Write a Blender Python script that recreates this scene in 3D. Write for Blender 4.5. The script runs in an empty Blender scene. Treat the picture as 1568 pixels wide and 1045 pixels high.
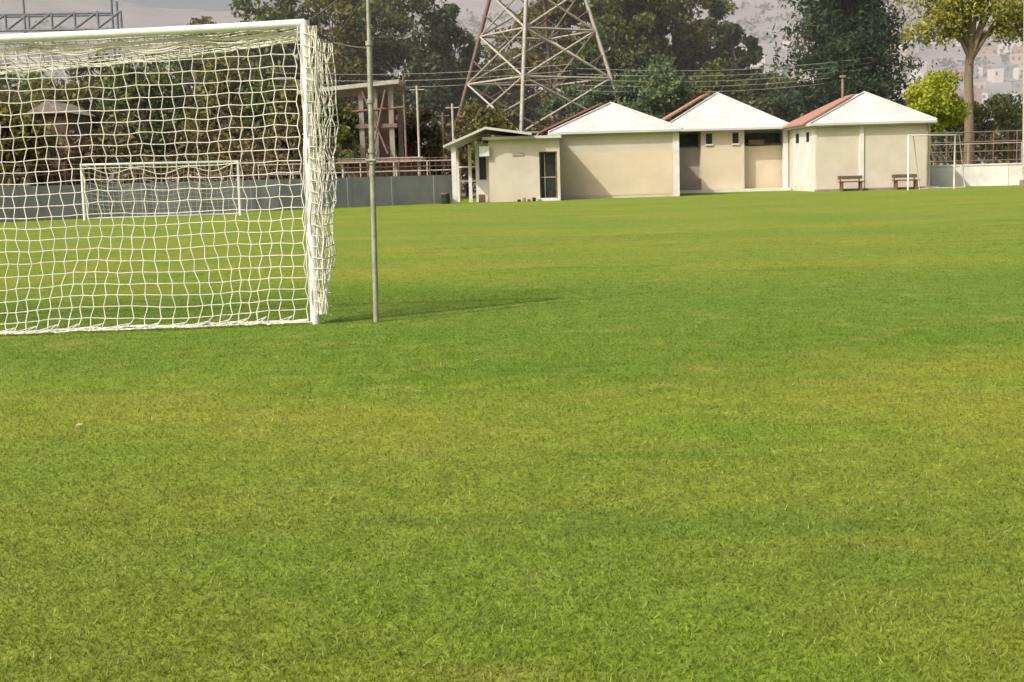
import bpy, math, random
import numpy as np
from mathutils import Vector, Matrix, noise
random.seed(7); rng=np.random.default_rng(7)
sc=bpy.context.scene
sc.view_settings.view_transform='Standard'; sc.view_settings.look='None'; sc.view_settings.exposure=0

# ---------------------------------------------------------------- helpers
def link(o): sc.collection.objects.link(o); return o
def empty(name):
    e=bpy.data.objects.new(name,None); e.empty_display_size=.1; return link(e)
def mesh_obj(name,verts,faces,mats,par=None,midx=None,smooth=False):
    me=bpy.data.meshes.new(name); me.from_pydata([tuple(v) for v in verts],[],faces)
    for m in (mats if isinstance(mats,(list,tuple)) else [mats]): me.materials.append(m)
    if midx is not None: me.polygons.foreach_set('material_index',midx)
    if smooth: me.polygons.foreach_set('use_smooth',[True]*len(me.polygons))
    me.update()
    o=link(bpy.data.objects.new(name,me))
    if par: o.parent=par
    return o
def box(par,name,x0,x1,y0,y1,z0,z1,m,bev=0.0):
    v=[(x,y,z) for z in (z0,z1) for x,y in ((x0,y0),(x1,y0),(x1,y1),(x0,y1))]
    f=[(3,2,1,0),(4,5,6,7),(0,1,5,4),(1,2,6,5),(2,3,7,6),(3,0,4,7)]
    o=mesh_obj(name,v,f,m,par)
    if bev:
        b=o.modifiers.new('b','BEVEL'); b.width=bev; b.segments=2
    return o
def curve(par,name,lines,r,m,res=1,cyc=False):
    cu=bpy.data.curves.new(name,'CURVE'); cu.dimensions='3D'; cu.bevel_depth=r; cu.bevel_resolution=res; cu.use_fill_caps=True
    for L in lines:
        s=cu.splines.new('POLY'); s.points.add(len(L)-1)
        for i,p in enumerate(L): s.points[i].co=(p[0],p[1],p[2],1)
    cu.materials.append(m)
    o=link(bpy.data.objects.new(name,cu))
    if par: o.parent=par
    return o
def N(nt,t,**k):
    n=nt.nodes.new(t)
    for a,b in k.items(): setattr(n,a,b)
    return n
def mat(name,c1,c2=None,scale=3.0,rough=.8,bump=0.0,bscale=20,stretch=(1,1,1),metal=0,c3=None):
    m=bpy.data.materials.new(name); m.use_nodes=True; nt=m.node_tree; b=nt.nodes['Principled BSDF']
    b.inputs['Roughness'].default_value=rough; b.inputs['Metallic'].default_value=metal
    b.inputs['Specular IOR Level'].default_value=.3
    if c2 is None: c2=tuple(x*.8 for x in c1)
    g=N(nt,'ShaderNodeNewGeometry'); mp=N(nt,'ShaderNodeMapping'); mp.inputs['Scale'].default_value=stretch
    nt.links.new(g.outputs['Position'],mp.inputs['Vector'])
    n=N(nt,'ShaderNodeTexNoise'); n.inputs['Scale'].default_value=scale; n.inputs['Detail'].default_value=6; n.inputs['Roughness'].default_value=.65
    nt.links.new(mp.outputs[0],n.inputs['Vector'])
    r=N(nt,'ShaderNodeValToRGB'); e=r.color_ramp.elements
    e[0].position=.32; e[0].color=(*c2,1); e[1].position=.62; e[1].color=(*c1,1)
    if c3: k=e.new(.8); k.color=(*c3,1)
    nt.links.new(n.outputs['Fac'],r.inputs['Fac']); nt.links.new(r.outputs[0],b.inputs['Base Color'])
    if bump:
        n2=N(nt,'ShaderNodeTexNoise'); n2.inputs['Scale'].default_value=bscale; n2.inputs['Detail'].default_value=5
        nt.links.new(g.outputs['Position'],n2.inputs['Vector'])
        bp=N(nt,'ShaderNodeBump'); bp.inputs['Strength'].default_value=bump; bp.inputs['Distance'].default_value=.02
        nt.links.new(n2.outputs['Fac'],bp.inputs['Height']); nt.links.new(bp.outputs[0],b.inputs['Normal'])
    return m

M_white=mat('white_paint',(.78,.78,.75),(.62,.62,.57),6,.55)
M_net=mat('net_cord',(.78,.76,.67),(.60,.58,.49),12,.85)
M_pole=mat('galvanised_pole',(.40,.40,.33),(.22,.22,.17),9,.5,metal=.2)
M_rope=mat('dark_rope',(.12,.12,.11),(.07,.07,.06),20,.9)
M_cream=mat('cream_render',(.58,.53,.45),(.50,.45,.375),.9,.9,.25,30)
M_creamy=mat('yellow_cream_render',(.63,.54,.40),(.55,.47,.35),.8,.9,.25,30)
M_grey=mat('grey_render',(.36,.33,.29),(.30,.27,.23),1.2,.9,.25,30)
M_roofw=mat('white_roof_coating',(.54,.545,.54),(.46,.46,.445),.8,.8,.2,12)
M_red=mat('red_roof_tile',(.40,.22,.17),(.31,.17,.13),5,.8,.5,9)
M_dark=mat('dark_glass',(.035,.045,.04),(.018,.022,.022),3,.25)
M_wood=mat('wood',(.17,.11,.075),(.10,.07,.045),6,.7)
M_rust=mat('rusty_steel',(.22,.15,.12),(.13,.09,.07),4,.8)
M_steel=mat('pale_steel',(.46,.44,.37),(.33,.30,.25),4,.6)
M_conc=mat('weathered_concrete',(.32,.28,.24),(.19,.16,.13),1.5,.9,.4,10)
M_wall=mat('lavender_grey_wall',(.33,.33,.37),(.25,.25,.28),1.0,.85,.3,14)
M_whitewall=mat('whitewashed_wall',(.70,.69,.67),(.56,.55,.52),1.3,.85,.3,14)
M_brick=mat('faded_brick',(.27,.18,.14),(.19,.13,.10),2,.9,.4,10)
M_dirt=mat('dirt',(.24,.18,.12),(.14,.12,.07),.6,.95,.4,5)
M_bark=mat('bark',(.20,.155,.11),(.10,.08,.06),5,.95,.8,12,(1,1,.3))
M_barkp=mat('pale_bark',(.24,.19,.13),(.14,.11,.075),4,.95,.8,12,(1,1,.3))

# ---------------------------------------------------------------- grass material
def grass_mat(name,blade=False):
    m=bpy.data.materials.new(name); m.use_nodes=True; nt=m.node_tree; L=nt.links; b=nt.nodes['Principled BSDF']
    b.inputs['Roughness'].default_value=.8; b.inputs['Specular IOR Level'].default_value=.12
    g=N(nt,'ShaderNodeNewGeometry')
    def noi(scale,det,st=(1,1,1),off=(0,0,0)):
        mp=N(nt,'ShaderNodeMapping'); mp.inputs['Scale'].default_value=st; mp.inputs['Location'].default_value=off
        L.new(g.outputs['Position'],mp.inputs['Vector'])
        n=N(nt,'ShaderNodeTexNoise'); n.inputs['Scale'].default_value=scale; n.inputs['Detail'].default_value=det; n.inputs['Roughness'].default_value=.6
        L.new(mp.outputs[0],n.inputs['Vector']); return n.outputs['Fac']
    def mapr(s,a,bb,c=0.,d=1.):
        k=N(nt,'ShaderNodeMapRange'); k.interpolation_type='SMOOTHSTEP'
        for i,v in enumerate((a,bb,c,d)): k.inputs[i+1].default_value=v
        L.new(s,k.inputs[0]); return k.outputs[0]
    def mix(f,a,bb,t='MIX'):
        k=N(nt,'ShaderNodeMix',data_type='RGBA',blend_type=t)
        if isinstance(f,float): k.inputs[0].default_value=f
        else: L.new(f,k.inputs[0])
        for i,v in ((6,a),(7,bb)):
            if isinstance(v,tuple): k.inputs[i].default_value=(*v,1)
            else: L.new(v,k.inputs[i])
        return k.outputs[2]
    olive=(.235,.262,.034); green=(.160,.245,.024); straw=(.29,.285,.065)
    p1=mapr(noi(.5,5,(.7,1,1)),.36,.68)
    c=mix(p1,olive,green)
    sep=N(nt,'ShaderNodeSeparateXYZ'); L.new(g.outputs['Position'],sep.inputs[0])
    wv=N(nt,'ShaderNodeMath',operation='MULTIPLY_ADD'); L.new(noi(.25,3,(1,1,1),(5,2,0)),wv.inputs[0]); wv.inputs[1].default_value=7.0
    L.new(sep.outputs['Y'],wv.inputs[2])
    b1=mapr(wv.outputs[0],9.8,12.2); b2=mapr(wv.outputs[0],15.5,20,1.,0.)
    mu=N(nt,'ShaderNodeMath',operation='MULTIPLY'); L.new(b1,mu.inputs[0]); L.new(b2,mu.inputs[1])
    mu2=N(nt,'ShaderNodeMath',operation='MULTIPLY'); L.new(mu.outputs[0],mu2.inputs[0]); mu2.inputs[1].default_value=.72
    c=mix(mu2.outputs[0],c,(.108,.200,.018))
    c=mix(mapr(noi(1.9,6,(1,1,1),(3,7,0)),.52,.72,0,.5),c,straw)
    c=mix(mapr(noi(.7,4,(.5,1.6,1),(13,4,0)),.55,.68,0,.6),c,(.110,.185,.020))
    c=mix(mapr(noi(.10,4,(.35,1.8,1),(9,1,0)),.42,.60,0,.5),c,(.150,.225,.032))
    if blade:
        rp=g.outputs['Random Per Island']
        r=N(nt,'ShaderNodeValToRGB'); e=r.color_ramp.elements
        e[0].position=0; e[0].color=(.72,.76,.7,1); e[1].position=1; e[1].color=(2.3,1.95,4.2,1)
        k=e.new(.6); k.color=(1.05,1.05,1.05,1); k=e.new(.88); k.color=(1.35,1.25,1.6,1)
        L.new(rp,r.inputs[0]); c=mix(1.0,c,r.outputs[0],'MULTIPLY')
        L.new(c,b.inputs['Base Color'])
        tr=N(nt,'ShaderNodeBsdfTranslucent'); L.new(c,tr.inputs[0]); ms=N(nt,'ShaderNodeMixShader'); ms.inputs[0].default_value=.35
        L.new(b.outputs[0],ms.inputs[1]); L.new(tr.outputs[0],ms.inputs[2]); L.new(ms.outputs[0],nt.nodes['Material Output'].inputs[0])
    else:
        for s_,d_,a0,a1 in ((38,8,.70,1.24),(6,7,.82,1.13)):
            fine=mapr(noi(s_,d_),.32,.7,a0,a1); fr=N(nt,'ShaderNodeCombineColor')
            for i in range(3): L.new(fine,fr.inputs[i])
            c=mix(1.0,c,fr.outputs[0],'MULTIPLY')
        L.new(c,b.inputs['Base Color'])
        bp=N(nt,'ShaderNodeBump'); bp.inputs['Strength'].default_value=.6; bp.inputs['Distance'].default_value=.02
        L.new(noi(45,8),bp.inputs['Height']); L.new(bp.outputs[0],b.inputs['Normal'])
    return m
M_grass=grass_mat('turf'); M_blade=grass_mat('grass_blade',True)

# ground & pitch
mesh_obj('ground',[(-4000,-200,-.02),(4000,-200,-.02),(4000,5000,-.02),(-4000,5000,-.02)],[(0,1,2,3)],M_dirt)
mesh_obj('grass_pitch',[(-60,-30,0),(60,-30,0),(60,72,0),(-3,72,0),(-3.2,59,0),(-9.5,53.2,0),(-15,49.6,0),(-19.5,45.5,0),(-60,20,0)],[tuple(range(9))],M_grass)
NB=420000
d=2.1*np.exp(rng.random(NB)*math.log(24/2.1)); a=(rng.random(NB)*2-1)*.60
X=d*a; Y=d.copy()
h=(.007+.013*rng.random(NB)**1.5)*np.clip(1.25-d*.03,.6,1); w=(.0032+.00030*d)*(.6+.8*rng.random(NB)); th=rng.random(NB)*6.283; ln=h*(.3+1.7*rng.random(NB)); la=rng.random(NB)*6.283
V=np.zeros((NB,3,3),np.float32)
V[:,0,0]=X-np.cos(th)*w/2; V[:,0,1]=Y-np.sin(th)*w/2; V[:,1,0]=X+np.cos(th)*w/2; V[:,1,1]=Y+np.sin(th)*w/2
V[:,2,0]=X+np.cos(la)*ln; V[:,2,1]=Y+np.sin(la)*ln; V[:,2,2]=h; V[:,:2,2]=-.002
def tri_mesh(name,V,k,m,midx=None):
    n=V.shape[0]; me=bpy.data.meshes.new(name); me.vertices.add(n*k); me.vertices.foreach_set('co',V.reshape(-1).astype(np.float32))
    me.loops.add(n*k); me.loops.foreach_set('vertex_index',np.arange(n*k,dtype=np.int32))
    me.polygons.add(n); me.polygons.foreach_set('loop_start',np.arange(0,n*k,k,dtype=np.int32)); 
    me.update(calc_edges=True); me.materials.append(m); me.validate()
    return me
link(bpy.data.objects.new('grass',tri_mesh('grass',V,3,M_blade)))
# fallen leaves
fl=[];ff=[]
for i in range(8):
    dd=random.uniform(9,26); x=random.uniform(-.42,.42)*dd; s=random.uniform(.010,.018); t=random.random()*6.28
    if i==0: x,dd,s=-.25,8.0,.026
    if i==1: x,dd,s=-2.12,6.15,.020
    k=len(fl); z=.018
    for j,(q,r_) in enumerate(((0,1),(1.57,.5),(3.14,1),(4.71,.5))):
        fl.append((x+math.cos(t+q)*s*r_,dd+math.sin(t+q)*s*r_,z+random.uniform(-.006,.006)))
    ff.append((k,k+1,k+2,k+3))
mesh_obj('fallen_leaves',fl,ff,mat('dry_leaf',(.5,.46,.30),(.33,.28,.15),8,.8))

# ---------------------------------------------------------------- near goal
G=empty('football_goal')
gx0,gx1,gy,gh=-8.92,-1.60,10.45,2.385
def cbz(x): s=(x-(gx0+gx1)/2)/((gx1-gx0)/2); return gh-.060*(1-s*s)
curve(G,'crossbar',[[(x,gy,cbz(x)) for x in np.linspace(gx0,gx1-.0,25)]],.034,M_white,4)
curve(G,'post_right',[[(gx1-.025,gy,-.02),(gx1+.0,gy,gh+.02)]],.040,M_white,5)
curve(G,'post_left',[[(gx0,gy,-.02),(gx0,gy,gh+.02)]],.040,M_white,5)
# net cords bunched under the bar, added to widen its shadow
RB=[]
for s in range(9):
    RB.append([(x,gy+.05+.03*noise.noise(Vector((x*2,s*3,1))),cbz(x)-.05-.045*abs(noise.noise(Vector((x*1.6,s*5,4))))*2-.006*s) for x in np.linspace(gx0+.05,gx1-.05,110)])
curve(G,'net_bunched_on_bar',RB,.006,M_net,1)
cs=.092; nx=int((gx1-gx0-.1)/cs); nz=int(2.36/cs)
def pt(i,j,zig=True):
    x=gx0+.05+i*cs; z=cbz(x)-.03-j*(cbz(x)-.03)/nz
    v=Vector((i*.35,j*.3,0)); q=Vector((i*.11,j*.13,3))
    t=j/nz
    e=min(1,min(i,nx-i)/4)
    dx=.012*noise.noise(v*1.7)*e+.07*noise.noise(q)*e*t*1.6; dz=.012*noise.noise(v*1.5+Vector((9,0,0)))+.06*noise.noise(q+Vector((4,4,0)))*t
    dz-=.012*abs(math.sin(i*math.pi/4))*(1-t)
    if zig: dx+=(.010 if (i+j)%2 else -.010)
    dy=.05+.06*noise.noise(q*1.3+Vector((0,7,0)))+.10*math.sin(t*math.pi)*(.6+.4*math.sin(i*.21))*e
    far=min(1,(nx-i)*cs/2.2)
    dy-=.24*t**3*far
    if j==nz: dz=.0; z=.02+.02*abs(noise.noise(v*3)); dy-=.10*t*(.5+.5*noise.noise(v*2+Vector((0,0,8))))
    return (x+dx,gy+dy,max(z+dz,.015))
P=[[pt(i,j) for j in range(nz+1)] for i in range(nx+1)]
curve(G,'net_rear_panel',P+[[P[i][j] for i in range(nx+1)] for j in range(nz+1)],.0042,M_net,1)
curve(G,'net_hem',[[(P[i][nz][0],P[i][nz][1]+.01,P[i][nz][2]+.005) for i in range(nx+1)],
    [(P[i][nz][0]+.03,P[i][nz][1]-.05+.06*noise.noise(Vector((i*.6,1,1))),.02+.015*noise.noise(Vector((i*.9,2,1)))) for i in range(nx+1)]],.008,M_net,1)
LF=[]
for i in range(0,nx-1):
    p=P[i][nz]; q=P[min(nx,i+1+i%2)][nz-1]
    LF.append([(p[0],p[1]-.02,.02),(p[0]+.03,p[1]-.09-.06*random.random(),.015+.02*random.random()),(q[0]-.02,q[1]-.03,q[2]*.6)])
curve(G,'net_loose_folds',LF,.0045,M_net,1)
nd=13; depth=1.12
def roofp(i,k):
    x=gx0+.05+i*cs; t=k/nd; s=(x+5.26)/3.66; edge=2.40-.25*(1-s*s)
    z=cbz(x)*(1-t)+edge*t-.10*math.sin(t*math.pi)*(1-abs(s)**3)+.02*noise.noise(Vector((i*.4,k*.5,2)))
    return (x+.025*noise.noise(Vector((i*.5,k*.6,5)))+(.012 if (i+k)%2 else -.012),gy+t*depth*(1-.05*abs(s)),z)
R=[[roofp(i,k) for k in range(nd+1)] for i in range(nx+1)]
curve(G,'net_roof',R+[[R[i][k] for i in range(nx+1)] for k in range(nd+1)],.0042,M_net,1)
curve(G,'net_mouth_rope',[[R[i][nd] for i in range(nx+1)]],.010,M_net,1)
for sx,nm in ((gx1,'right'),(gx0,'left')):
    S=[]
    for k in range(14):
        col=[]
        for j in range(nz+1):
            t=j/nz; u=k/13; dep=(1.02*(1-t)**.7+.18)*u
            x=sx+.04*u+.05*noise.noise(Vector((k*.5,j*.35,sx)))+.03*noise.noise(Vector((k*1.1,j*1.1,sx)))*(1 if k else 0)
            if nm=='left': x-=.1*u
            else: x+=.05*u*math.sin(t*math.pi)**.7-.02*t
            z=2.36-j*cs-.05*math.sin(u*math.pi)*(1-t)
            col.append((x,gy+dep+.02,max(z,.02)))
        S.append(col)
    curve(G,'net_side_'+nm,S+[[S[k][j] for k in range(14)] for j in range(nz+1)],.0045,M_net,1)
    if nm=='right': corner=S[13][0]
    B=[]
    for s in range(13):
        ph=random.random()*9; off=random.uniform(-.045,.10)
        B.append([(sx+off-.02*(j/40)+.045*noise.noise(Vector((s*3,j*.22,ph))),gy+.0+.05*noise.noise(Vector((s*5,j*.3,ph+4)))-.03,2.36-j*.0585) for j in range(40)])
    for s in range(26):
        z=.1+s*.088; B.append([(sx-.06+.03*random.random(),gy,z+.03*random.random()),(sx,gy-.05,z),(sx+.11,gy-.02,z-.05*random.random())])
    curve(G,'net_bunch_'+nm,B,.0045,M_net,1)
PL=empty('net_support_pole')
px,py=-1.135,10.47
def pp(z): return (px+.016*z,py,z)
curve(PL,'shaft',[[pp(-.05),pp(2.2)]],.022,M_pole,5)
curve(PL,'upper_shaft',[[pp(2.2),pp(3.25)]],.017,M_pole,5)
for z in (1.27,1.36,1.75,2.2): curve(PL,'clamp',[[pp(z),pp(z+.035)]],.031,M_pole,5)
curve(PL,'bolt',[[(pp(1.3)[0]-.05,py-.03,1.30),(pp(1.3)[0]+.03,py-.03,1.30)]],.010,M_pole,3)
c=Vector(corner)
def rope(a,b,s): 
    a=Vector(a);b=Vector(b); return [tuple(a.lerp(b,t/10)-Vector((0,0,s*math.sin(t/10*math.pi)))) for t in range(11)]
curve(PL,'ropes',[rope(c,pp(2.18),.01),rope(c,pp(2.62),.01),rope((gx1,gy,gh),pp(2.75),.02),rope((gx1,gy,gh),c,.01)],.0065,M_rope,1)

# ---------------------------------------------------------------- small goals
def goal(name,x0,y0,x1,y1,h,dx,dy,r=.05,net=True):
    e=empty(name)
    curve(e,'frame',[[(x0,y0,0),(x0,y0,h),(x1,y1,h),(x1,y1,0)]],r,M_white,3)
    curve(e,'back_stays',[[(x0,y0,h),(x0+dx*.4,y0+dy*.4,h),(x0+dx,y0+dy,0)],[(x1,y1,h),(x1+dx*.4,y1+dy*.4,h),(x1+dx,y1+dy,0)],[(x0+dx,y0+dy,.03),(x1+dx,y1+dy,.03)]],r*.6,M_white,2)
    if net:
        n=28;m=10;PP=[]
        for i in range(n+1):
            t=i/n;x=x0+(x1-x0)*t;y=y0+(y1-y0)*t;sag=.22*math.sin(t*math.pi*3)**2+.12*math.sin(t*math.pi)
            PP.append([(x+dx*min(1,.4+.6*j/m),y+dy*min(1,.4+.6*j/m),max(.02,(h-.04-sag)*(1-j/m))) for j in range(m+1)])
            PP[-1].insert(0,(x,y,h))
        curve(e,'net',PP+[[PP[i][j] for i in range(n+1)] for j in range(m+2)],.006,M_net,0)
        curve(e,'net_top_cord',[[PP[i][1] for i in range(n+1)]],.018,M_net,1)
    return e
goal('youth_football_goal',-15.0,45.6,-9.75,46.6,1.92,-.3,1.3,.06)
goal('youth_football_goal',17.7,58.4,20.1,59.4,2.42,.8,.9,.042,False)

# ---------------------------------------------------------------- clubhouse
H=empty('clubhouse')
def hip(name,x0,x1,y0,y1,z,ax,ay0,ay1,az,ov=.45,rz=.10):
    t=.10
    v=[(x0,y0,z),(x1,y0,z),(x1,y1,z),(x0,y1,z),(ax,ay0,az),(ax,ay1,az)]
    v+=[(p[0],p[1],p[2]-t) for p in v[:4]]
    mesh_obj(name,v,[(0,1,4),(1,2,5,4),(2,3,5),(3,0,4,5),(0,6,7,1),(1,7,8,2),(2,8,9,3),(3,9,6,0),(9,8,7,6)],[M_roofw],H)
    L0=Vector((x0-ov,y0+.9,z-.02)); L1=Vector((x0-ov,y1,z-.02)); A0=Vector((ax-.45,ay0+.05,az-.16+rz)); A1=Vector((ax-.45,ay1,az-.16+rz))
    vv=[tuple(p) for p in (L0,L1,A1,A0)]; vv+=[(p[0],p[1],p[2]+.09) for p in vv]
    mesh_obj('tile_slope',vv,[(0,1,2,3),(7,6,5,4),(0,4,5,1),(1,5,6,2),(2,6,7,3),(3,7,4,0)],M_red,H)
    curve(H,'hip_caps',[[(x0,y0,z+.03),(ax,ay0,az+.03)],[(x1,y0,z+.03),(ax,ay0,az+.03)]],.045,M_roofw,2)
box(H,'pavilion_a_wall',2.1,7.6,59.5,68,0,2.95,M_cream)
box(H,'pavilion_a_wall_lower',2.11,7.3,59.485,59.5,0.12,2.05,M_creamy)
box(H,'pavilion_a_corner',7.34,7.62,59.44,59.9,0,2.95,M_whitewall)
box(H,'fascia_a',1.75,7.7,59.2,59.46,2.90,3.02,M_roofw)
hip('roof_a',1.7,7.75,59.15,68,3.02,4.75,61.9,67,4.38,.45,.14)
box(H,'wing_wall',-1.0,1.22,57.5,67,0,2.72,M_cream)
box(H,'wing_wall_door_side',2.0,2.12,57.5,67,0,2.72,M_cream)
box(H,'wing_lintel',1.22,2.0,57.5,67,2.14,2.72,M_cream)
box(H,'wing_inner',1.22,2.0,57.75,67,0,2.14,M_cream)
box(H,'wing_roof_slab',-1.25,2.2,57.2,66,2.72,2.84,M_roofw)
box(H,'door_leaf',1.29,1.93,57.70,57.75,.12,2.07,M_dark)
for q in ((1.22,1.29,.1,2.14),(1.93,2.0,.1,2.14),(1.29,1.93,2.07,2.14)): box(H,'door_frame',q[0],q[1],57.62,57.75,q[2],q[3],M_wood)
box(H,'door_mullion',1.44,1.47,57.66,57.70,.12,2.07,M_conc)
box(H,'door_rail',1.29,1.93,57.655,57.66,1.0,1.05,M_conc)
box(H,'door_step',1.15,2.1,57.1,57.5,0,.12,M_whitewall)
box(H,'wing_vent',.05,.55,57.46,57.5,2.0,2.13,M_grey)
box(H,'porch_post',-2.62,-2.42,57.0,57.2,0,2.45,M_whitewall)
box(H,'porch_post_b',-1.95,-1.8,58.6,58.75,0,2.55,M_whitewall)
box(H,'porch_post_c',-2.6,-2.45,60.6,60.75,0,2.45,M_whitewall)
box(H,'porch_rail',-2.45,-1.62,58.66,58.72,1.55,1.62,M_whitewall)
box(H,'porch_shelf',-2.45,-1.7,60.5,60.6,.9,1.0,M_conc)
box(H,'porch_wall',-1.62,-1.0,58.4,66,0,2.6,M_whitewall)
box(H,'porch_window',-1.45,-1.15,58.37,58.4,1.0,2.0,M_dark)
box(H,'porch_unit',-1.4,-.95,57.3,57.75,2.0,2.45,M_whitewall,.03)
box(H,'porch_pot',-1.5,-1.2,57.6,57.9,0,.35,M_wood,.03)
vv=[(-2.95,56.8,2.42),(-1.1,56.8,3.17),(.9,56.8,2.86),(-2.95,64,2.42),(-1.1,64,3.17),(.9,64,2.86)]
vv+= [(x,y,z+.10) for x,y,z in vv]
mesh_obj('porch_roof',vv,[(0,1,4,3),(1,2,5,4),(6,9,10,7),(7,10,11,8),(0,6,7,1),(1,7,8,2),(2,8,11,5),(5,11,10,4),(4,10,9,3),(3,9,6,0)],M_roofw,H)
# B
box(H,'pavilion_b_back',7.62,14.1,68.0,72,0,3.1,M_grey)
box(H,'pavilion_b_bay',9.7,11.75,66.9,68,0,3.1,M_creamy)
box(H,'pavilion_b_porch_wall',11.9,14.15,67.45,68,0,2.3,M_creamy)
box(H,'pavilion_b_left_wall',8.2,9.7,67.6,68,0,2.3,M_grey)
box(H,'pavilion_b_opening',8.3,9.65,67.93,68,2.4,3.0,M_dark)
box(H,'pavilion_b_opening_r',12.0,13.9,67.9,68,2.45,2.95,M_dark)
for x in (9.95,11.3): 
    box(H,'slot_window',x,x+.3,66.87,66.9,2.45,2.98,M_dark); box(H,'slot_sill',x-.05,x+.35,66.82,66.87,2.38,2.45,M_whitewall)
box(H,'sign_shelf',12.2,13.0,67.3,67.45,2.36,2.62,M_wood)
box(H,'beam_b',7.65,14.15,66.6,66.9,3.1,3.22,M_roofw)
box(H,'pillar_b',11.75,11.9,66.9,67.45,0,3.1,M_cream)
box(H,'pillar_b_right',13.9,14.15,66.9,67.2,0,3.1,M_whitewall)
box(H,'plinth_b',8.0,14.15,66.2,66.85,0,.14,M_whitewall)
hip('roof_b',7.5,14.3,66.4,73,3.22,10.9,69.2,72,5.12,.5,.14)
# C
box(H,'pavilion_c_wall',14.2,19.5,61,67.3,0,3.08,M_cream)
box(H,'pavilion_c_side_paint',14.185,14.2,61.3,66.0,0.0,3.0,M_whitewall)
box(H,'pavilion_c_side_window',14.16,14.185,62.4,62.9,2.35,2.8,M_dark)
box(H,'pavilion_c_side_window_b',14.16,14.185,64.6,65.2,2.35,2.8,M_dark)
box(H,'fascia_c',13.9,19.65,60.7,60.96,3.0,3.14,M_roofw)
hip('roof_c',13.85,19.7,60.65,67.4,3.14,17.0,63.2,65.2,4.62,.10,.03)
box(H,'pavilion_c_pier',16.2,16.4,60.93,61,0.1,3.0,M_whitewall)
box(H,'plinth_c',14.1,19.8,60.5,60.95,0,.10,M_conc)
curve(H,'roof_vent',[[(16.3,64.5,4.0),(16.3,64.5,5.45)]],.06,M_conc,3)
box(H,'roof_vent_cap',16.18,16.42,64.38,64.62,5.45,5.55,M_conc)
curve(H,'downpipe',[[(19.35,60.93,3.0),(19.35,60.93,.1)]],.04,M_conc,2)
def bench(x,y,w):
    e=empty('wooden_bench')
    box(e,'seat',x,x+w,y,y+.4,.40,.46,M_wood,.01); box(e,'backrest',x,x+w,y+.38,y+.42,.54,.70,M_wood,.01)
    for q in (x+.1,x+w-.18): box(e,'leg',q,q+.08,y+.03,y+.37,0,.40,M_wood); box(e,'back_leg',q,q+.06,y+.42,y+.46,0,.70,M_wood)
bench(15.05,60.0,1.15); bench(17.55,60.0,1.2)
bn=empty('waste_bin'); curve(bn,'drum',[[(-2.9,56.6,0),(-2.9,56.6,.42)]],.2,M_dark,5); curve(bn,'rim',[[(-2.9,56.6,.42),(-2.9,56.6,.47)]],.22,M_rust,5)
sh=empty('sports_bags')
for i in range(5): box(sh,'bag_%d'%i,.2+i*.22,.36+i*.22,56.9,57.1,0,.10+.07*(i%2),[M_dark,M_conc,M_wood][i%3],.03)

# ---------------------------------------------------------------- walls & fences
def wall(name,pts,h,m,t=.18,cap=None,piers=3.0):
    e=empty(name); 
    for i in range(len(pts)-1):
        a=Vector((*pts[i],0)); b=Vector((*pts[i+1],0)); dv=(b-a); L=dv.length; dv.normalize(); n=Vector((-dv.y,dv.x,0))*t/2
        def bx(nm,s0,s1,nn,z0,z1,mm):
            p=[a+dv*s0-nn,a+dv*s1-nn,a+dv*s1+nn,a+dv*s0+nn]; v=[(q.x,q.y,z0) for q in p]+[(q.x,q.y,z1) for q in p]
            mesh_obj(nm,v,[(3,2,1,0),(4,5,6,7),(0,1,5,4),(1,2,6,5),(2,3,7,6),(3,0,4,7)],mm,e)
        bx('panel',0,L,n,0,h,m); 
        if cap: bx('coping',0,L,n*1.4,h,h+.07,cap)
        k=int(L/piers)
        for j in range(k): s=(j+.5)*L/k; bx('pier',s-.09,s+.09,n*1.3,0,h-.004,m)
wall('boundary_wall',[(-45,24),(-19.5,45.2),(-15,49.2),(-9.5,52.8),(-2.6,58.4)],1.25,M_wall,piers=1.9)
wall('whitewashed_wall',[(19.9,64.5),(24,63.2),(40,61)],1.0,M_whitewall,cap=M_whitewall,piers=4)
def fence(name,pts,h,sp,m,rails=(.3,.7,1.0),r=.03,slats=0):
    L=[]
    for i in range(len(pts)-1):
        a=Vector((*pts[i],0)); b=Vector((*pts[i+1],0)); n=max(1,int((b-a).length/sp))
        for j in range(n+1): p=a.lerp(b,j/n); L.append([(p.x,p.y,0),(p.x,p.y,h)])
        for q in rails: L.append([(a.x,a.y,h*q),(b.x,b.y,h*q)])
    e=empty(name); curve(e,'posts_and_rails',L,r,m,1)
    if slats:
        S=[]
        for i in range(len(pts)-1):
            a=Vector((*pts[i],0)); b=Vector((*pts[i+1],0)); n=int((b-a).length/slats)
            for j in range(n): p=a.lerp(b,j/n); S.append([(p.x,p.y,.1),(p.x,p.y,h)])
        curve(e,'bars',S,.010,m,0)
    return e
fence('metal_fence',[(-46,30),(-20,50),(-12,56.5),(-2.4,61)],2.1,1.4,M_rust,(.8,.98),.028,.3)
fence('metal_fence',[(20.2,68),(42,65)],2.75,1.15,M_rust,(.45,.62,.8,.98),.036,.28)
fence('pipe_railing',[(-12,62),(-2.5,63.5)],2.0,1.6,M_steel,(.5,.75,.98),.035)
fence('chain_link_fence',[(20,64.9),(40,62)],2.1,2.4,M_steel,(.98,),.022)

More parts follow.
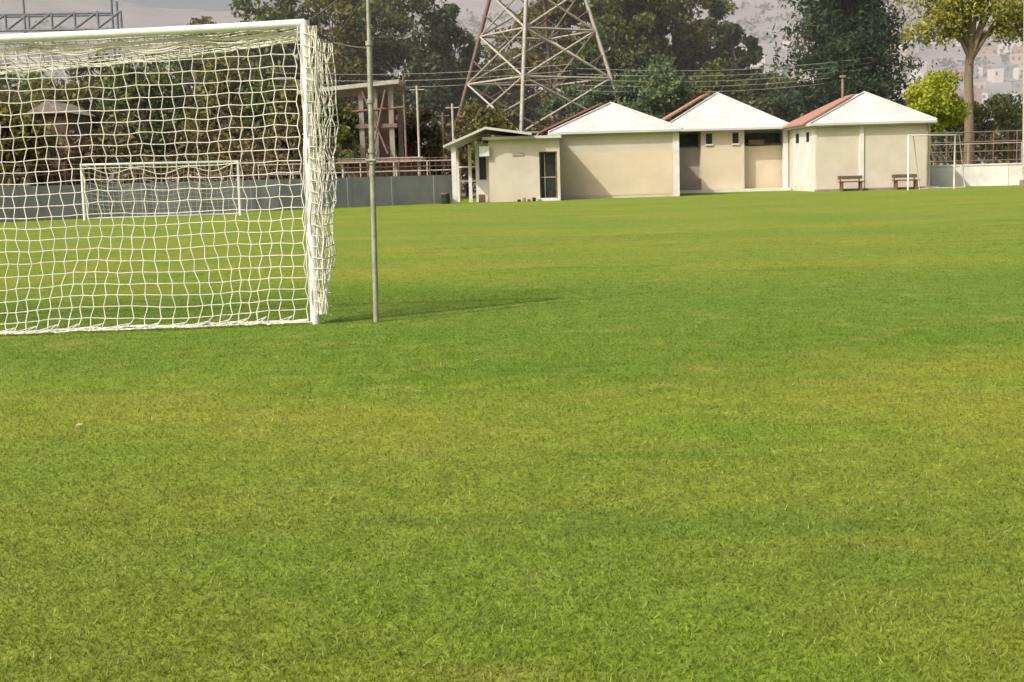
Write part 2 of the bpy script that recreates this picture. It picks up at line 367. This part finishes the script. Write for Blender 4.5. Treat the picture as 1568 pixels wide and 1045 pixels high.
# ---------------------------------------------------------------- industrial frame
S=empty('concrete_frame_structure')
for x in (-7.6,-6.9,-6.1): box(S,'column',x,x+.24,66,66.4,0,5.7,M_conc); box(S,'rear_column',x+.1,x+.33,70,70.4,0,5.5,M_conc)
v=[(-10.6,65.6,5.45),(-5.5,65.6,5.85),(-5.5,71,5.85),(-10.6,71,5.45)]; v+=[(a_,b_,c_+.2) for a_,b_,c_ in v]
mesh_obj('upper_slab',v,[(3,2,1,0),(4,5,6,7),(0,1,5,4),(1,2,6,5),(2,3,7,6),(3,0,4,7)],M_steel,S)
box(S,'mid_beam',-7.8,-5.7,65.9,66.5,3.7,3.9,M_rust)
box(S,'tank_wall',-7.3,-6.3,67.5,69,2.1,5.0,M_brick)
curve(S,'pipes',[[(-9.9,66,0),(-9.9,66,5.4)],[(-9,66.3,0),(-9,66.3,5.5)],[(-5.3,66,0),(-5.3,66,6.2)],[(-10.4,66,4.4),(-5.3,66,4.7)],[(-7,65.8,2.4),(-6.2,65.8,5.6)],[(-7.4,65.8,5.6),(-6.2,65.8,2.4)]],.055,M_rust,2)
K=empty('shelter')
box(K,'roof',-8.4,-4.3,63.4,65.5,2.02,2.17,M_roofw); box(K,'fascia',-8.4,-4.3,63.3,63.4,1.95,2.12,M_brick)
for x in (-8.2,-6.9,-5.6,-4.5): curve(K,'leg',[[(x,63.6,0),(x,63.6,2.02)]],.06,M_steel,2)
box(K,'back',-8.2,-4.5,65.3,65.4,0,1.95,M_rust)
for i,(x,y,hh,m) in enumerate(((-4.5,64,5.6,M_steel),(-3.5,68,4.5,M_rust),(-2.9,66,4.8,M_steel),(-24,60,5,M_rust))):
    e=empty('service_pole'); curve(e,'shaft',[[(x,y,0),(x,y,hh)]],.055,m,2); curve(e,'arm',[[(x-.35,y,hh-.2),(x+.35,y,hh-.2)]],.03,m,1)
e=empty('lamp_post'); curve(e,'shaft',[[(23.5,60,0),(23.35,60,10.5)]],.07,M_steel,4); curve(e,'arm',[[(23.35,60,10.4),(22.6,60,10.7)]],.05,M_steel,3); box(e,'base',23.35,23.65,59.85,60.15,0,.3,M_conc,.02)
Bq=empty('storage_shed')
box(Bq,'walls',-26.2,-24.3,72,76,0,5.2,M_brick)
v=[(-26.5,71.7,5.2),(-24.0,71.7,5.2),(-24.0,76.3,5.2),(-26.5,76.3,5.2),(-25.25,71.7,5.9),(-25.25,76.3,5.9)]
mesh_obj('roof',v,[(0,1,4),(1,2,5,4),(2,3,5),(3,0,4,5),(3,2,1,0)],M_conc,Bq)
box(Bq,'window',-25.6,-24.9,71.96,72,3.0,4.0,M_dark); box(Bq,'door',-25.7,-24.8,71.95,72,0,2.1,M_wood)
box(Bq,'low_annex',-30,-26.2,71,75,0,3.2,M_grey); box(Bq,'annex_roof',-30.2,-26.1,70.8,75.2,3.2,3.35,M_roofw)
Gt=empty('steel_gantry'); L=[]
x=-46
while x<-27.6:
    L+= [[(x,92,12.1),(x+1.6,92,13.2)],[(x+1.6,92,13.2),(x+1.6,92,12.05)]]; x+=1.6
L+=[[(-46,92,12.2),(-27.4,92,12.0)],[(-46,92,13.3),(-27.4,92,13.1)],[(-46,93.2,13.3),(-27.4,93.2,13.1)],[(-27.4,92,0),(-27.4,92,14.4)],[(-27.4,93.2,0),(-27.4,93.2,14)],[(-33.5,92,0),(-33.5,92,15)]]
curve(Gt,'truss',L,.09,mat('grey_steel',(.20,.22,.25),(.14,.16,.18),3,.6),1)

# ---------------------------------------------------------------- pylon
T=empty('transmission_tower'); tx,ty=1.8,82
ang=math.radians(38)
def half(z): return max(1.0,6.7-.31*z) if z<16 else max(.7,1.74-.03*(z-16))
def cor(k,z):
    r=half(z); a=ang+k*math.pi/2+math.pi*.22
    return (tx+r*math.cos(a),ty+r*math.sin(a),z)
lv=[0,3.6,6.9,9.8,12.3,14.4,16,18.5,21,23.5,26,28]
for k in range(4):
    curve(T,'leg_%d'%k,[[cor(k,z) for z in lv]],.13,M_steel if k in(3,2) else M_rust,0)
br=[];br2=[]
for i in range(len(lv)-1):
    for k in range(4):
        a0=Vector(cor(k,lv[i]));b0=Vector(cor((k+1)%4,lv[i]));a1=Vector(cor(k,lv[i+1]));b1=Vector(cor((k+1)%4,lv[i+1]))
        br+=[[a0,b1],[b0,a1],[a1,b1]]
        if i<5:
            br2+=[[a0.lerp(a1,.5),a0.lerp(b1,.27)],[b0.lerp(b1,.5),b0.lerp(a1,.27)],[(a1+b1)/2,a1.lerp(b0,.25)],[(a1+b1)/2,b1.lerp(a0,.25)]]
curve(T,'bracing',br,.07,M_steel,0); curve(T,'secondary_bracing',br2,.04,M_rust,0)
curve(T,'cross_arms',[[(tx-5,ty,z),(tx+5,ty,z)] for z in (19,22.5,26)]+[[(tx-5,ty,z),(tx,ty,z+1.6),(tx+5,ty,z)] for z in (19,22.5,26)],.09,M_steel,0)
W=empty('power_lines'); Lw=[]
for i in range(5):
    z=7.3-.3*i; Lw.append([(4+t*1.7,78+.3*i+t*.4,z-.5*math.sin(t*.26)+t*.06) for t in range(12)])
for i in range(3): Lw.append([(-14+t*1.6,76+.3*i,7.4-.35*i-.3*math.sin(t/11*math.pi)) for t in range(12)])
curve(W,'cables',Lw,.015,M_steel,0)

# ---------------------------------------------------------------- foliage
def leafmat(name,c,vary=.5,yel=0.):
    m=bpy.data.materials.new(name); m.use_nodes=True; nt=m.node_tree; L=nt.links; b=nt.nodes['Principled BSDF']
    b.inputs['Roughness'].default_value=.6; b.inputs['Specular IOR Level'].default_value=.25
    g=N(nt,'ShaderNodeNewGeometry'); r=N(nt,'ShaderNodeValToRGB'); e=r.color_ramp.elements
    e[0].color=(*[x*(1-vary) for x in c],1); e[1].color=(c[0]*(1.5+yel),c[1]*(1.4+yel*.6),c[2]*1.25,1); L.new(g.outputs['Random Per Island'],r.inputs[0])
    n=N(nt,'ShaderNodeTexNoise'); n.inputs['Scale'].default_value=.7; n.inputs['Detail'].default_value=3; L.new(g.outputs['Position'],n.inputs['Vector'])
    r2=N(nt,'ShaderNodeValToRGB'); e=r2.color_ramp.elements; e[0].position=.35; e[0].color=(.7,.75,.75,1); e[1].position=.65; e[1].color=(1.25,1.2,1.0,1); L.new(n.outputs['Fac'],r2.inputs[0])
    k=N(nt,'ShaderNodeMix',data_type='RGBA',blend_type='MULTIPLY'); k.inputs[0].default_value=1; L.new(r.outputs[0],k.inputs[6]); L.new(r2.outputs[0],k.inputs[7])
    L.new(k.outputs[2],b.inputs['Base Color'])
    tr=N(nt,'ShaderNodeBsdfTranslucent'); L.new(k.outputs[2],tr.inputs[0]); ms=N(nt,'ShaderNodeMixShader'); ms.inputs[0].default_value=.35
    L.new(b.outputs[0],ms.inputs[1]); L.new(tr.outputs[0],ms.inputs[2]); L.new(ms.outputs[0],nt.nodes['Material Output'].inputs[0])
    return m
F_dark=leafmat('foliage_dark',(.085,.115,.055)); F_mid=leafmat('foliage_mid',(.125,.16,.058)); F_grey=leafmat('foliage_greygreen',(.125,.19,.11),.3)
F_olive=leafmat('foliage_olive',(.165,.165,.058)); F_yel=leafmat('foliage_yellow',(.27,.29,.065),.35); F_pine=leafmat('foliage_pine',(.042,.078,.042),.4); F_brown=leafmat('foliage_dry',(.15,.125,.075)); F_lime=leafmat('foliage_lime',(.29,.35,.04),.3)

def limb_geo(V,Fc,path,radii,sides=7):
    base=len(V); n=len(path)
    for i,p in enumerate(path):
        p=Vector(p); t=(Vector(path[min(i+1,n-1)])-Vector(path[max(i-1,0)])).normalized()
        u=t.cross(Vector((0,1,.1))).normalized(); v=t.cross(u)
        for s in range(sides):
            a=6.2832*s/sides; V.append(tuple(p+(u*math.cos(a)+v*math.sin(a))*radii[i]))
    for i in range(n-1):
        for s in range(sides):
            a=base+i*sides+s; b=base+i*sides+(s+1)%sides; Fc.append((a,b,b+sides,a+sides))
def leaves(cent,size,asp=.55,flat=0.):
    n=len(cent); r=np.random.default_rng(int(abs(cent[0,0]*97+cent[0,1]))+n)
    u=r.normal(size=(n,3)); u/=np.linalg.norm(u,axis=1)[:,None]; w=r.normal(size=(n,3)); 
    v=np.cross(u,w); v/=np.linalg.norm(v,axis=1)[:,None]
    s=size*(.6+.8*r.random(n))[:,None]
    return np.stack([cent+u*s*.5,cent+v*s*asp*.5,cent-u*s*.5,cent-v*s*asp*.5],1)
def finish_tree(name,V,Fc,Q,bark,leaf):
    nb=len(V); nq=len(Q)
    allv=np.concatenate([np.array(V,dtype=np.float32).reshape(-1,3),Q.reshape(-1,3).astype(np.float32)])
    idx=np.concatenate([np.array(Fc,dtype=np.int32).reshape(-1),np.arange(nq*4,dtype=np.int32)+nb])
    me=bpy.data.meshes.new(name); me.vertices.add(len(allv)); me.vertices.foreach_set('co',allv.reshape(-1))
    me.loops.add(len(idx)); me.loops.foreach_set('vertex_index',idx); nf=len(idx)//4
    me.polygons.add(nf); me.polygons.foreach_set('loop_start',np.arange(0,nf*4,4,dtype=np.int32)); me.update(calc_edges=True)
    me.materials.append(bark); me.materials.append(leaf)
    mi=np.ones(nf,dtype=np.int32); mi[:len(Fc)]=0; me.polygons.foreach_set('material_index',mi); me.validate()
    return link(bpy.data.objects.new(name,me))
def tree(name,X,Y,H,R,z0,leaf,nl=5000,ls=.38,ncl=34,bark=M_bark,tr=.25,csz=.27,base=0):
    V=[];Fc=[]
    top=(X+random.uniform(-.6,.6),Y,base+z0+(H-z0)*.75)
    path=[(X+random.uniform(-.15,.15)*i*(i<5)+(top[0]-X)*(i/5),Y,base+(top[2]-base)*i/5) for i in range(6)]
    limb_geo(V,Fc,path,[tr*(1.25-.2*i) if i<5 else tr*.15 for i in range(6)])
    cc=[]
    for i in range(ncl):
        while True:
            p=np.array([random.uniform(-1,1) for _ in range(3)]); l=np.linalg.norm(p)
            if .45<l<1: break
        cz=(H+z0)/2; hz=(H-z0)/2
        c=np.array([X+p[0]*R*.85,Y+p[1]*R*.85,base+cz+p[2]*hz*.88]); cc.append(c)
        if i%3==0:
            t=random.uniform(.45,.9); s=Vector((X,Y,base)).lerp(Vector(top),t); e=Vector(c); m_=s.lerp(e,.5)+Vector((0,0,-.1*R))
            limb_geo(V,Fc,[s,m_,e],[tr*.45,tr*.28,tr*.08],5)
    per=nl//ncl; pts=[]
    for c in cc:
        s=R*csz*random.uniform(.6,1.25); g=rng.normal(size=(per,3)); g/=np.linalg.norm(g,axis=1)[:,None]; g*= (rng.random(per)**.45)[:,None]
        g[:,2]*=.75; pts.append(c+g*s*1.35)
    return finish_tree(name,V,Fc,leaves(np.concatenate(pts),ls),bark,leaf)
def conifer(name,X,Y,H,R,z0,leaf,nl=16000,ls=.4):
    V=[];Fc=[]; limb_geo(V,Fc,[(X,Y,H*i/6) for i in range(7)],[.38*(1-i/6.5) for i in range(7)])
    nbr=170; pts=[]
    for i in range(nbr):
        t=(i/nbr); z=z0+(H-z0)*t; rad=R*(1-t)**.62*random.uniform(.6,1.12)*(.75+.25*min(1,t*6)); a=i*2.4+random.uniform(-.4,.4)
        dx,dy=math.cos(a),math.sin(a); rise=random.uniform(-.1,.28)*rad
        limb_geo(V,Fc,[(X,Y,z),(X+dx*rad*.5,Y+dy*rad*.5,z+rise*.3),(X+dx*rad,Y+dy*rad,z+rise)],[.07,.05,.02],4)
        k=int(nl/nbr*(.5+rad/R)); u=.2+.85*rng.random(k)**.8
        sp=(.10+.16*u)*rad
        q=np.stack([X+dx*rad*u+rng.normal(size=k)*sp*.8,Y+dy*rad*u+rng.normal(size=k)*sp*.8,z+rise*u**2+rng.normal(size=k)*.28-.1],1); pts.append(q)
    return finish_tree(name,V,Fc,leaves(np.concatenate(pts),ls,.35),M_bark,leaf)

def bx_(x,Y): return (x-784)*Y/2000.
rows=[(335,96,13.4,2.8,3,F_olive),(392,92,14.3,3.3,3,F_mid),(455,95,15.5,3.6,3,F_mid),(520,92,15.5,3.4,3,F_olive),(580,97,16,3.8,4,F_mid),(640,93,15.2,3.6,3,F_dark),(692,95,14.0,2.6,3,F_mid),
 (738,104,10.5,2.8,2,F_dark),(806,100,14.5,2.9,3,F_olive),(858,96,16.0,3.6,3,F_olive),(915,95,16,3.5,3,F_mid),(975,93,15.8,3.7,4,F_mid),(1035,96,15.4,3.6,4,F_olive),(1085,99,14.6,3.0,4,F_mid),(1128,94,11.8,1.7,5,F_dark)]
for x,Y,Hh,R,z0,l in rows: tree('eucalyptus_tree',bx_(x,Y),Y,Hh,R,z0,l,7500,.40,42,csz=.26)
for x,Y,Hh,R,l in [(-60,78,9,3.4,F_olive),(20,68,5.6,2.0,F_olive),(30,86,9.6,3.2,F_mid),(105,80,8.6,3,F_olive),(165,84,9.6,3.2,F_dark),(225,80,9.5,3,F_mid),(285,84,10.5,3,F_dark),(350,80,8.6,2.8,F_olive),(420,80,8,2.8,F_mid),(470,78,7,2.4,F_olive)]:
    tree('broadleaf_tree',bx_(x,Y),Y,Hh,R,1.5,l,4200,.36,30,csz=.3)
tree('pepper_tree',bx_(1000,80),80,7.9,2.3,2.5,F_grey,7000,.26,34,csz=.34); tree('pepper_tree',bx_(940,81),81,7.3,2.0,2.5,F_grey,6000,.26,30,csz=.34); tree('pepper_tree',bx_(880,84),84,6.7,2.0,2,F_grey,4500,.28,28,csz=.32)
tree('broadleaf_tree',bx_(1090,84),84,8.1,2.2,2,F_mid,5000,.3,28); tree('broadleaf_tree',bx_(1150,88),88,7.6,2.5,2,F_dark,5500,.3,28); tree('broadleaf_tree',bx_(1200,90),90,8.0,2,2,F_mid,4500,.3,26)
tree('broadleaf_tree',bx_(515,66),66,5.2,1.5,.6,F_mid,4000,.26,24); tree('broadleaf_tree',bx_(640,72),72,5.2,1.9,.5,F_brown,3500,.28,24); tree('broadleaf_tree',bx_(740,76),76,5.6,2.2,.5,F_olive,4000,.28,24); tree('broadleaf_tree',bx_(800,88),88,7,2.6,.5,F_dark,4500,.3,26)
V=[];Fc=[];pts=[]
for i in range(170):
    x=-48+i*.42; y=66+(x+48)*.22+random.uniform(-1.5,2.5); y=min(y,79)
    z=random.uniform(.5,3.6); s=random.uniform(.7,1.4); k=140
    g=rng.normal(size=(k,3)); g/=np.linalg.norm(g,axis=1)[:,None]; g*=(rng.random(k)**.4)[:,None]; pts.append(np.array([x,y,z])+g*s*1.2)
    if i%4==0: limb_geo(V,Fc,[(x,y,0),(x,y,z*.6),(x+.2,y,z)],[.1,.07,.03],5)
finish_tree('shrub_hedge',V,Fc,leaves(np.concatenate(pts),.34),M_bark,F_brown)
V=[];Fc=[];pts=[]
for i in range(150):
    x=-50+i*.78; y=106+random.uniform(-3,3); z=random.uniform(1,7.5); s=random.uniform(1.5,2.6); k=150
    if x>26: z=random.uniform(1,4)
    g=rng.normal(size=(k,3)); g/=np.linalg.norm(g,axis=1)[:,None]; g*=(rng.random(k)**.4)[:,None]; pts.append(np.array([x,y,z])+g*s*1.2)
    if i%4==0: limb_geo(V,Fc,[(x,y,0),(x,y,z*.6),(x+.2,y,z)],[.15,.1,.05],5)
finish_tree('distant_trees',V,Fc,leaves(np.concatenate(pts),.6),M_bark,F_mid)
conifer('pine_tree',bx_(1298,85),85,18.5,4.7,2.6,F_pine,34000,.42)
def fork_tree():
    V=[];Fc=[];X,Y=26.2,75; pts=[]
    limb_geo(V,Fc,[(X,Y,0),(X,Y,3),(X-.1,Y,6),(X,Y,8.2)],[.34,.28,.25,.22],9)
    ends=[(-2.9,-.5,12.2),(-1.7,.4,13.6),(-.5,-.6,14.5),(1.0,.3,13.8),(2.2,-.4,12.6),(3.4,.3,11.6),(-3.0,.2,10.2),(-2.2,-.8,9.0),(2.6,-.7,9.7),(3.8,0,9.6),(.4,-.9,11.5),(1.4,-.9,10.2),(-1.2,-.9,10.2),(-3.4,.3,11.6),(3.2,-.5,8.6),(-3.4,-.4,8.8)]
    for ex,ey,ez in ends:
        s=Vector((X,Y,random.uniform(6.6,8.1))); e=Vector((X+ex,Y+ey,ez)); m_=s.lerp(e,.5)+Vector((ex*-.08,0,.5))
        limb_geo(V,Fc,[s,m_,e],[.14,.09,.03],6)
        for q in range(10):
            c=m_.lerp(e,random.uniform(.0,1.15))+Vector((random.uniform(-.8,.8),random.uniform(-.8,.8),random.uniform(-.6,.5)))
            k=75; g=rng.normal(size=(k,3))*.33; g[:,2]*=.8; pts.append(np.array(c)+g)
    finish_tree('plane_tree',V,Fc,leaves(np.concatenate(pts),.22),M_barkp,F_yel)
fork_tree()
tree('lime_sapling',22.7,70,6.0,1.6,2.6,F_lime,4500,.22,24,tr=.1,csz=.34)
tree('broadleaf_tree',27.3,80,5.6,2.4,1,F_mid,4500,.28,26); tree('broadleaf_tree',31.5,82,5.8,2.6,1,F_mid,4500,.28,26); tree('broadleaf_tree',24.6,84,5.4,1.8,.6,F_grey,3500,.28,24); tree('broadleaf_tree',36.5,84,7,3,1,F_dark,4500,.3,26)

# ---------------------------------------------------------------- hills, houses
def hz(x,y):
    t=max(0,min(1,(y-380)/1250)); r=t*t*(3-2*t)*.4+t*.6
    top=200+22*math.sin(x*.0042+1.1)+34*noise.noise(Vector((x*.0022,y*.0016,1)))+10*noise.noise(Vector((x*.011,y*.007,3)))
    if x<-200: top+=min(60,(-x-200)*.15)
    if x>300: top+=min(90,(x-300)*.22)
    return r*top-1+4*noise.noise(Vector((x*.02,y*.02,2)))*t
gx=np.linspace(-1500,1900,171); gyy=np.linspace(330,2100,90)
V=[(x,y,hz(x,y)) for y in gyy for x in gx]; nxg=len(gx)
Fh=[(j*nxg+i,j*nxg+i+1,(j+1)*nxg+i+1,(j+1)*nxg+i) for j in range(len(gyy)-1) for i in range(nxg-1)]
mesh_obj('hills',V,Fh,mat('hazed_hillside',(.25,.225,.22),(.15,.15,.155),.02,.95,0,1,c3=(.29,.25,.23)),smooth=True)  # grey of distance haze is mixed into the hill colour
V=[];Fh=[];mi=[]
for i in range(900):
    y=random.uniform(400,900); x=random.uniform(-.46,.5)*y
    if x<200 and random.random()<.5: continue
    z=hz(x,y); w=random.uniform(5,12); dd=random.uniform(5,10); h=random.uniform(3,7); k=len(V); a=random.uniform(-.4,.4)
    for zz in (z-4,z+h):
        for qx,qy in ((-w/2,-dd/2),(w/2,-dd/2),(w/2,dd/2),(-w/2,dd/2)): V.append((x+qx*math.cos(a)-qy*math.sin(a),y+qx*math.sin(a)+qy*math.cos(a),zz))
    Fh+=[(k,k+1,k+5,k+4),(k+1,k+2,k+6,k+5),(k+2,k+3,k+7,k+6),(k+3,k,k+4,k+7),(k+4,k+5,k+6,k+7)]
    c_=random.choice((0,0,1,2,3)); mi+=[c_]*4+[random.choice((0,1,3))]
    for q in range(int(w//3)):
        k=len(V); u=-w/2+1+q*3
        for uu,zz in ((u,z+h*.45),(u+1.2,z+h*.45),(u+1.2,z+h*.75),(u,z+h*.75)): V.append((x+uu*math.cos(a)-(-dd/2-.1)*math.sin(a),y+uu*math.sin(a)+(-dd/2-.1)*math.cos(a),zz))
        Fh.append((k,k+1,k+2,k+3)); mi.append(4)
mesh_obj('hillside_houses',V,Fh,[mat('house_pale',(.58,.54,.52),(.50,.47,.45),.05),mat('house_terracotta',(.38,.22,.17),(.32,.18,.14),.05),mat('house_sand',(.42,.33,.27),(.34,.27,.22),.05),mat('house_grey',(.24,.235,.245),(.20,.195,.205),.05),mat('house_window',(.06,.06,.07),(.04,.04,.05),.05)],midx=mi)
pts=[]
for i in range(1300):
    y=random.uniform(400,1200); x=random.uniform(-.5,.52)*y; z=hz(x,y); k=14
    pts.append(np.array([x,y,z+1.5])+rng.normal(size=(k,3))*np.array([3,3,1.6]))
finish_tree('hillside_scrub',[(0,1500,0)]*4,[(0,1,2,3)],leaves(np.concatenate(pts),3.2,.8),M_bark,leafmat('hill_scrub',(.07,.09,.05),.3))

# hazy air: a real, very thin homogeneous scattering volume over the far part of the site
hm=bpy.data.materials.new('haze'); hm.use_nodes=True; nt=hm.node_tree; nt.nodes.remove(nt.nodes['Principled BSDF'])
vs=N(nt,'ShaderNodeVolumeScatter'); vs.inputs['Color'].default_value=(.97,.965,1,1); vs.inputs['Density'].default_value=.0023; vs.inputs['Anisotropy'].default_value=-.15
nt.links.new(vs.outputs[0],nt.nodes['Material Output'].inputs['Volume'])
hb=box(None,'haze',-320,320,72,330,-1,90,hm)

# ---------------------------------------------------------------- light
w=bpy.data.worlds.new('World'); sc.world=w; w.use_nodes=True; nt=w.node_tree
sky=nt.nodes.new('ShaderNodeTexSky'); sky.sky_type='NISHITA'; sky.sun_disc=False
az=math.degrees(math.atan2(-2.06,-1.65)); el=42.7
sky.sun_elevation=math.radians(el); sky.sun_rotation=math.radians(az%360); sky.dust_density=8; sky.air_density=1.0; sky.ozone_density=.6
bg=nt.nodes['Background']; bg.inputs[1].default_value=.15; nt.links.new(sky.outputs[0],bg.inputs[0])
sl=bpy.data.lights.new('sun','SUN'); sl.energy=3.4; sl.angle=math.radians(.5); sl.color=(1,.955,.87)
so=link(bpy.data.objects.new('sun',sl)); so.rotation_euler=Vector((-2.06,-1.65,2.44)).to_track_quat('Z','Y').to_euler()
# ---------------------------------------------------------------- camera
cd=bpy.data.cameras.new('camera'); cd.lens=45.57; cd.sensor_width=36; cd.clip_end=6000; cd.clip_start=.05
co=link(bpy.data.objects.new('camera',cd))
Rm=Matrix.Rotation(math.radians(.2),4,'Z')@Matrix.Rotation(math.radians(90-7.28),4,'X')@Matrix.Rotation(math.radians(-1.6),4,'Z')
co.matrix_world=Matrix.Translation((0,0,1.15))@Rm
sc.camera=co
